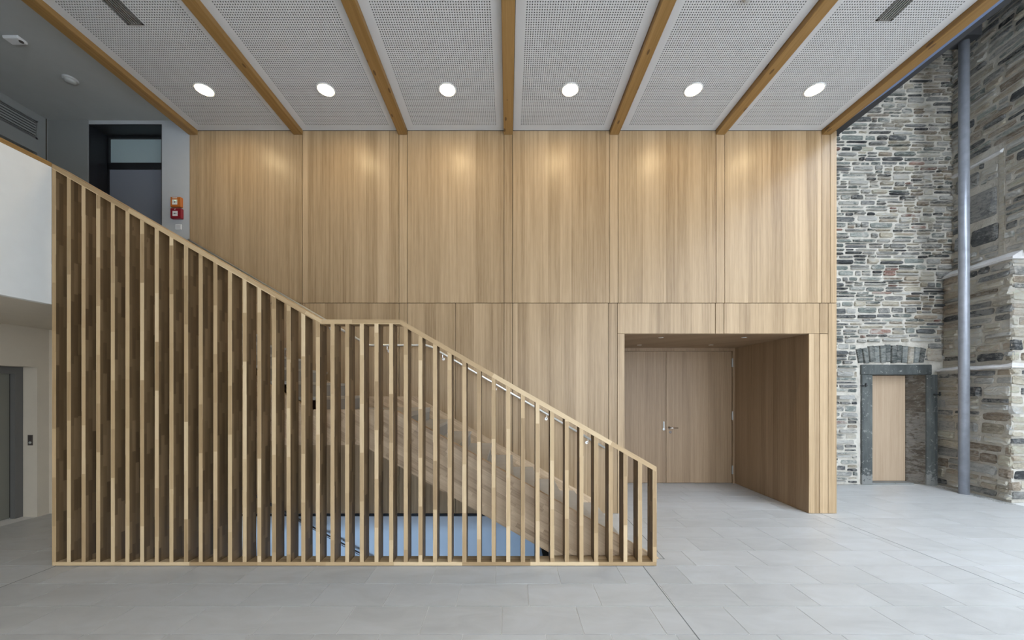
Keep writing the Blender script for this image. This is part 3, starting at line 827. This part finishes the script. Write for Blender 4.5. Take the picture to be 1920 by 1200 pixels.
def place(face, stones, parent, rnd, visible):
    """visible(face, stone) -> pixel area"""
    order = sorted(stones, key=lambda s: -visible(s))
    rest = {}
    global budget
    for s in order:
        cu, cz, w_, h_, d, mi, sq = s
        V, F = stone_geo(w_, h_, d, rnd, sq)
        WV = [face.w(cu+a, o, cz+v) for a, o, v in V]
        ar = visible(s)
        if ar > 0 and budget[parent.name] > 0:
            budget[parent.name] -= 1
            mk('stone', WV, F, ST[mi], parent, face.w(cu, 0, cz))
        else:
            rest.setdefault(mi, G()).add(WV, F)
    return rest
def addrest(rests, parent):
    V = []; F = []; fm = []; 
    for rest in rests:
        for mi, g in rest.items():
            b0 = len(V); V += g.V; F += [tuple(i+b0 for i in f) for f in g.F]; fm += [mi]*len(g.F)
    if V: tag(mk('rubble_fill', V, F, None, parent, (0, 0, 0), mats=ST, fm=fm), kind='stuff')
def pixarea(face, s):
    x, y, z = face.w(s[0], 0, s[1])
    if y < 1: return 0
    X = 953+700*x/y; Y = 733-700*(z-1.8)/y
    if not (-5 < X < 1925 and -5 < Y < 1205): return 0
    a = face.w(s[0]-s[2]/2, 0, s[1]); b_ = face.w(s[0]+s[2]/2, 0, s[1])
    wpx = abs(700*a[0]/a[1]-700*b_[0]/b_[1]); hpx = 700*s[3]/y
    if X < 1568 and face is FB: return 0
    return wpx*hpx
def mortar(face, u0, u1, z0, z1, holes=()):
    st = .06; g = G(); nu = max(1, int((u1-u0)/st)); nz = max(1, int((z1-z0)/st))
    V = []; F = []
    for j in range(nz+1):
        for i in range(nu+1):
            u = u0+(u1-u0)*i/nu; z = z0+(z1-z0)*j/nz
            q = face.w(u, 0, z)
            d = mnoise.noise(Vector((q[0]*4, q[1]*4, q[2]*7)))*.008
            V.append(face.w(u, d, z))
    for j in range(nz):
        for i in range(nu):
            u = u0+(u1-u0)*(i+.5)/nu; z = z0+(z1-z0)*(j+.5)/nz
            if any(h[0] < u < h[1] and h[2] < z < h[3] for h in holes): continue
            F.append((j*(nu+1)+i, j*(nu+1)+i+1, (j+1)*(nu+1)+i+1, (j+1)*(nu+1)+i))
    return g.add(V, F)
YST = 7.2; ZT = 8.6
FB = Face((4.85, YST), (8.60, YST))          # back stone wall; u = x-4.85
FU = Face((8.55, YST), (8.20, 4.4))          # upper side wall
FM1 = Face((8.385, YST), (8.17, 6.05)); FM2 = Face((8.17, 6.05), (10.2, 6.28))
FL1 = Face((8.27, YST), (8.085, 6.0)); FL2 = Face((8.085, 6.0), (10.2, 6.22))
ZM = 3.97; ZLo = 2.18
budget = {}
rnd = random.Random(5)
# ---- back wall
core = G(); core.box(4.85, 6.88, YST+.01, YST+.5, 0, ZT); core.box(8.06, 9.2, YST+.01, YST+.5, 0, ZT); core.box(6.88, 8.06, YST+.01, YST+.5, 2.2, ZT); core.box(6.88, 8.06, YST+.40, YST+.5, 0, 2.2)
mg = mortar(FB, 0, 3.74, 0, ZT, [(6.9-4.85, 8.02-4.85, 0, 2.15)])
core.add(mg.V, mg.F)
wfar = core.mk('wall_far', M['mortar']); tag(wfar, kind='structure')
budget['wall_far'] = 285
def palB(cu, cz, r):
    x = cu+4.85; t = (x-6.3)/2.2+r.uniform(-.35, .35)
    q = r.random()
    if q < .02: return 5
    if q < .12: return 1
    if t < .4: return r.choice((0, 0, 0, 2, 2, 1))
    return r.choice((2, 2, 3, 3, 4, 0))
exB = [(6.72-4.85, 8.4-4.85, -.1, 2.33), (6.70-4.85, 8.02-4.85, 2.30, 2.70), (4.85-4.85, 1.79, 1.62, 1.74)]
sB = rubble(FB, 0.02, 3.72, .04, ZT-.05, rnd, (.055, .135), (.13, .48), exB, palB)
rB = place(FB, sB, wfar, rnd, lambda s: pixarea(FB, s))
addrest([rB], wfar)
# relieving arch voussoirs over the small door
nv = 12
for i in range(nv):
    t0 = i/nv; t1 = (i+1)/nv-.012
    xl, xr_ = 6.745, 7.99
    def P_(t, k):
        x = xl+(xr_-xl)*t; s_ = (t-.5)*2
        zb_ = 2.335+.012*(1-s_*s_); zt = 2.60+.085*(1-s_*s_)
        return (x+s_*.05*k, zb_+(zt-zb_)*k)
    a, b_, c, d = P_(t0, 0), P_(t1, 0), P_(t1, 1), P_(t0, 1)
    j = rnd.uniform(-.012, .012)
    cx_ = (a[0]+b_[0]+c[0]+d[0])/4; cz_ = (a[1]+c[1])/2
    dd = rnd.uniform(.022, .04)
    V = [(p_[0], YST+.02, p_[1]+j) for p_ in (a, b_, c, d)] + [(p_[0], YST-dd*.7, p_[1]+j) for p_ in (a, b_, c, d)] + \
        [(cx_+(p_[0]-cx_)*.82, YST-dd-rnd.uniform(0, .008), cz_+(p_[1]-cz_)*.9+j) for p_ in (a, b_, c, d)]
    F = []
    for r_ in (0, 4):
        for q in range(4): F.append((r_+q, r_+(q+1) % 4, r_+4+(q+1) % 4, r_+4+q))
    F.append((8, 9, 10, 11))
    mk('voussoir', V, F, ST[3] if i == 9 else M['voussoir'], wfar, (cx_, YST, cz_))
# stones closing the end of the arch (buff blocks right of the arch)
V, F = stone_geo(.30, .30, .03, rnd, .8); mk('stone', [FB.w(8.20-4.85+a, o, 2.50+v) for a, o, v in V], F, ST[4], wfar, (8.2, YST, 2.5))
box('slab_stone', 6.30, 6.60, YST-.10, YST, 1.64, 1.715, M['gravel'], wfar, bev=.008)
# ---- stone door surround + oak leaf (door_3)
d3 = empty('door_3', (7.4, YST, 0)); tag(d3, kind='structure')
G().bbox(6.78, 8.13, YST-.045, YST+.30, 2.109, 2.304, .012).mk('lintel', M['darkstone'], d3, (7.4, YST, 2.1))
G().bbox(6.79, 6.995, YST-.04, YST+.30, .002, 2.109, .010).mk('jamb', M['darkstone'], d3, (6.89, YST, 0))
V = []
G().prism_z([(7.80, YST+.30), (7.80, YST+.12), (7.93, YST+.02), (8.00, YST-.04), (8.0, YST+.30)], .002, 2.109).mk('jamb', M['reveal_stone'], d3, (7.9, YST, 0))
G().prism_z([(8.0, YST+.3), (8.0, YST-.06), (8.035, YST-.10), (8.10, YST-.115), (8.165, YST-.10), (8.20, YST-.05), (8.21, YST+.3)], .002, 2.109).mk('pillar', M['darkstone'], d3, (8.1, YST, 0))
G().lathe([(.102, 0), (.105, .01), (.09, .05), (.03, .075)], (8.10, YST-.01, 2.03), 16).mk('pillar_cap', M['darkstone'], d3, (8.1, YST, 2.03), True)
l3 = box('door_leaf', 7.0, 7.795, YST+.13, YST+.17, .035, 2.10, M['veneer_light'], d3, bev=.002)
G().tube([(7.03, YST+.13, 1.10), (7.03, YST+.09, 1.10), (7.10, YST+.09, 1.10)], .006, 8).mk('handle', M['steel'], l3, (7.03, YST, 1.1))
box('threshold', 6.995, 7.80, YST-.02, YST+.28, .0, .03, M['darkstone'], d3)
for xx, zz, yy in ((6.80, 1.90, YST-.045), (8.12, 1.73, YST-.12)):
    G().tube([(xx-.06, yy-.012, zz), (xx+.07, yy-.012, zz)], .010, 8).tube([(xx+.05, yy-.012, zz-.02), (xx+.05, yy-.012, zz+.05)], .012, 8).mk('pintle', M['black'], d3, (xx, yy, zz))
# ---- right wall
core = G()
core.prism_z([(8.56, 7.7), (8.56, YST+.0), (8.215, 4.4), (9.4, 4.4), (9.4, 7.7)], ZM, ZT)
core.prism_z([(8.40, 7.7), (8.395, YST), (8.18, 6.06), (10.2, 6.29), (10.2, 7.7)], ZLo, ZM)
core.prism_z([(8.28, 7.7), (8.28, YST), (8.095, 6.01), (10.2, 6.23), (10.2, 7.7)], 0, ZLo)
for fc, a, b_ in ((FU, ZM, ZT), (FM1, ZLo, ZM), (FM2, ZLo, ZM), (FL1, 0, ZLo), (FL2, 0, ZLo)):
    mg = mortar(fc, 0, fc.len, a, b_); core.add(mg.V, mg.F)
wr_ = core.mk('wall_right', M['mortar']); tag(wr_, kind='structure')
budget['wall_right'] = 290
def palU(cu, cz, r): return r.choice((1, 1, 2, 2, 4, 3, 0))
def palL(cu, cz, r):
    q = r.random()
    return 1 if q < .16 else r.choice((4, 4, 3, 3, 2))
# big dark ashlars of a blocked opening
yu = lambda Y: (YST-Y)*FU.len/(YST-4.4)
big = [(yu(6.94), yu(6.44), 4.82, 5.42, 1), (yu(6.85), yu(6.43), 4.40, 4.74, 1), (yu(7.10), yu(6.72), 5.50, 5.80, 1), (yu(7.12), yu(6.90), 4.42, 4.72, 1)]
exU = [(b_[0]-.02, b_[1]+.02, b_[2]-.02, b_[3]+.02) for b_ in big] + [(yu(7.2), yu(6.36), 5.86, 6.0), (yu(6.43), yu(6.33), 4.1, 5.95), (-.1, 4, ZM, ZM+.17)]
sU = rubble(FU, 0.03, FU.len-.02, ZM+.17, ZT-.05, rnd, (.10, .19), (.18, .62), exU, palU)
sU += [((a+b_)/2, (c+d)/2, b_-a, d-c, .035, mi, .95) for a, b_, c, d, mi in big]
s1 = rubble(FM1, 0.02, FM1.len+.012, ZLo+.1, ZM-.02, rnd, (.11, .22), (.2, .55), [], palL)
s2 = rubble(FM2, -0.015, FM2.len, ZLo+.1, ZM-.02, rnd, (.14, .24), (.2, .45), [], palL)
s3 = rubble(FL1, 0.02, FL1.len+.012, .03, ZLo-.03, rnd, (.11, .24), (.2, .6), [], palL)
s4 = rubble(FL2, -0.015, FL2.len, .03, ZLo-.03, rnd, (.14, .26), (.2, .45), [], palL)
rs = []
for fc, ss in ((FL1, s3), (FM1, s1), (FU, sU), (FM2, s2), (FL2, s4)):
    rs.append(place(fc, ss, wr_, rnd, lambda s, fc=fc: pixarea(fc, s)))
addrest(rs, wr_)
# lime fillets on the two offsets
def fillet(path_hi, path_lo, zh, zl_, th, name):
    g = G(); m_ = 24
    def samp(path, t):
        L_ = [((path[i+1][0]-path[i][0])**2+(path[i+1][1]-path[i][1])**2)**.5 for i in range(len(path)-1)]
        # equal fraction per segment
        k = min(int(t*len(L_)), len(L_)-1); f = t*len(L_)-k
        return (path[k][0]+(path[k+1][0]-path[k][0])*f, path[k][1]+(path[k+1][1]-path[k][1])*f)
    V = []; F = []
    for i in range(m_+1):
        t = i/m_; a = samp(path_hi, t); b_ = samp(path_lo, t)
        j = mnoise.noise(Vector((t*9, zh, 0)))*.025
        V += [(a[0], a[1], zh+j), (b_[0], b_[1], zl_+j*.7), (b_[0], b_[1], zl_-th+j*.7), (a[0], a[1], zl_-th+j*.7)]
    for i in range(m_):
        for k in range(3): F.append((i*4+k, i*4+k+1, i*4+k+5, i*4+k+4))
    g.add(V, F); return g.mk(name, M['whitemortar'], wr_, (8.3, 6.6, zl_))
fillet([(8.56, 7.2), (8.41, 6.1), (9.3, 6.5)], [(8.34, 7.2), (8.12, 6.01), (10.2, 6.23)], 4.12, 3.98, .035, 'lime_ledge')
fillet([(8.40, 7.2), (8.18, 6.06), (10.2, 6.3)], [(8.20, 7.17), (8.03, 5.95), (10.2, 6.17)], 2.25, 2.19, .022, 'lime_ledge')
g = G(); a = FU.w(yu(7.15), .06, 5.90); b_ = FU.w(yu(6.36), .06, 5.90); c = FU.w(yu(6.36), -.01, 5.95); d = FU.w(yu(7.15), -.01, 5.95)
g.add([a, b_, c, d, (a[0], a[1], 5.87), (b_[0], b_[1], 5.87), FU.w(yu(6.36), -.01, 5.87), FU.w(yu(7.15), -.01, 5.87)], [(0, 1, 2, 3), (4, 5, 1, 0), (7, 6, 5, 4), (5, 6, 2, 1)])
g.mk('lime_ledge', M['whitemortar'], wr_, a)
g = G(); V = [FU.w(yu(6.42), .012, 4.15), FU.w(yu(6.35), .012, 4.15), FU.w(yu(6.35), .012, 5.9), FU.w(yu(6.42), .012, 5.9)]
V += [FU.w(yu(6.42), -.02, 4.15), FU.w(yu(6.35), -.02, 4.15), FU.w(yu(6.35), -.02, 5.9), FU.w(yu(6.42), -.02, 5.9)]
g.add(V, [(0, 1, 2, 3), (0, 4, 5, 1), (1, 5, 6, 2), (3, 7, 4, 0)]); g.mk('buff_edge', ST[3], wr_, V[0])
# gravel along the foot of the stone
g = G()
def pebble(x, y, r_):
    V = []; 
    for q in range(5):
        a = q*2*math.pi/5+rnd.random(); V.append((x+r_*math.cos(a), y+r_*math.sin(a), -.002+r_*.2))
    V.append((x, y, r_*rnd.uniform(.6, 1.0))); g.add(V, [(q, (q+1) % 5, 5) for q in range(5)])
for i in range(2600):
    if i < 700: pebble(rnd.uniform(4.85, 6.79), YST-rnd.uniform(.0, .07), rnd.uniform(.004, .012))
    else:
        t = rnd.uniform(0, 1.05); xw = 8.27-.19*t*1.0; y = 7.18-1.2*t
        pebble(xw-.03-abs(rnd.gauss(0, .06)), y, rnd.uniform(.004, .013))
tag(g.mk('gravel', M['gravel'], None, (8, 6.6, 0)), 'grey gravel strip along the foot of the stone walls', 'gravel', kind='stuff')
# bay roof and side of the hall roof
g = G(); g.box(4.80, 10.4, 3.5, 8.0, ZT-.02, ZT+.2); tag(g.mk('ceiling_bay', M['dark']), kind='structure')
g = G(); g.box(4.80, 4.95, -6, YST+.2, ZC+.02, ZT+.2); tag(g.mk('wall_bay', M['dark']), kind='structure')
g = G(); g.add([(4.731, 1.0, 5.575), (4.79, 1.0, 5.575), (4.79, 4.6, 5.575), (4.731, 5.4, 5.575), (4.731, 1.0, 5.60), (4.79, 1.0, 5.60), (4.79, 4.6, 5.60), (4.731, 5.4, 5.60)],
      [(3, 2, 1, 0), (1, 2, 6, 5), (0, 1, 5, 4), (4, 5, 6, 7)])
tag(g.mk('trim_3', M['blueedge']), kind='structure')
# steel column
col = empty('steel_column', (7.97, 6.53, 0), 'tall round galvanised steel column in front of the stone walls', 'column')
G().tube([(7.97, 6.53, .0), (7.97, 6.53, 7.9)], .067, 32).mk('shaft', M['galv'], col, (7.97, 6.53, 0), True)
G().box(7.83, 8.11, 6.39, 6.67, 7.9, ZT-.02).mk('head', M['dark'], col, (7.97, 6.53, 7.9))
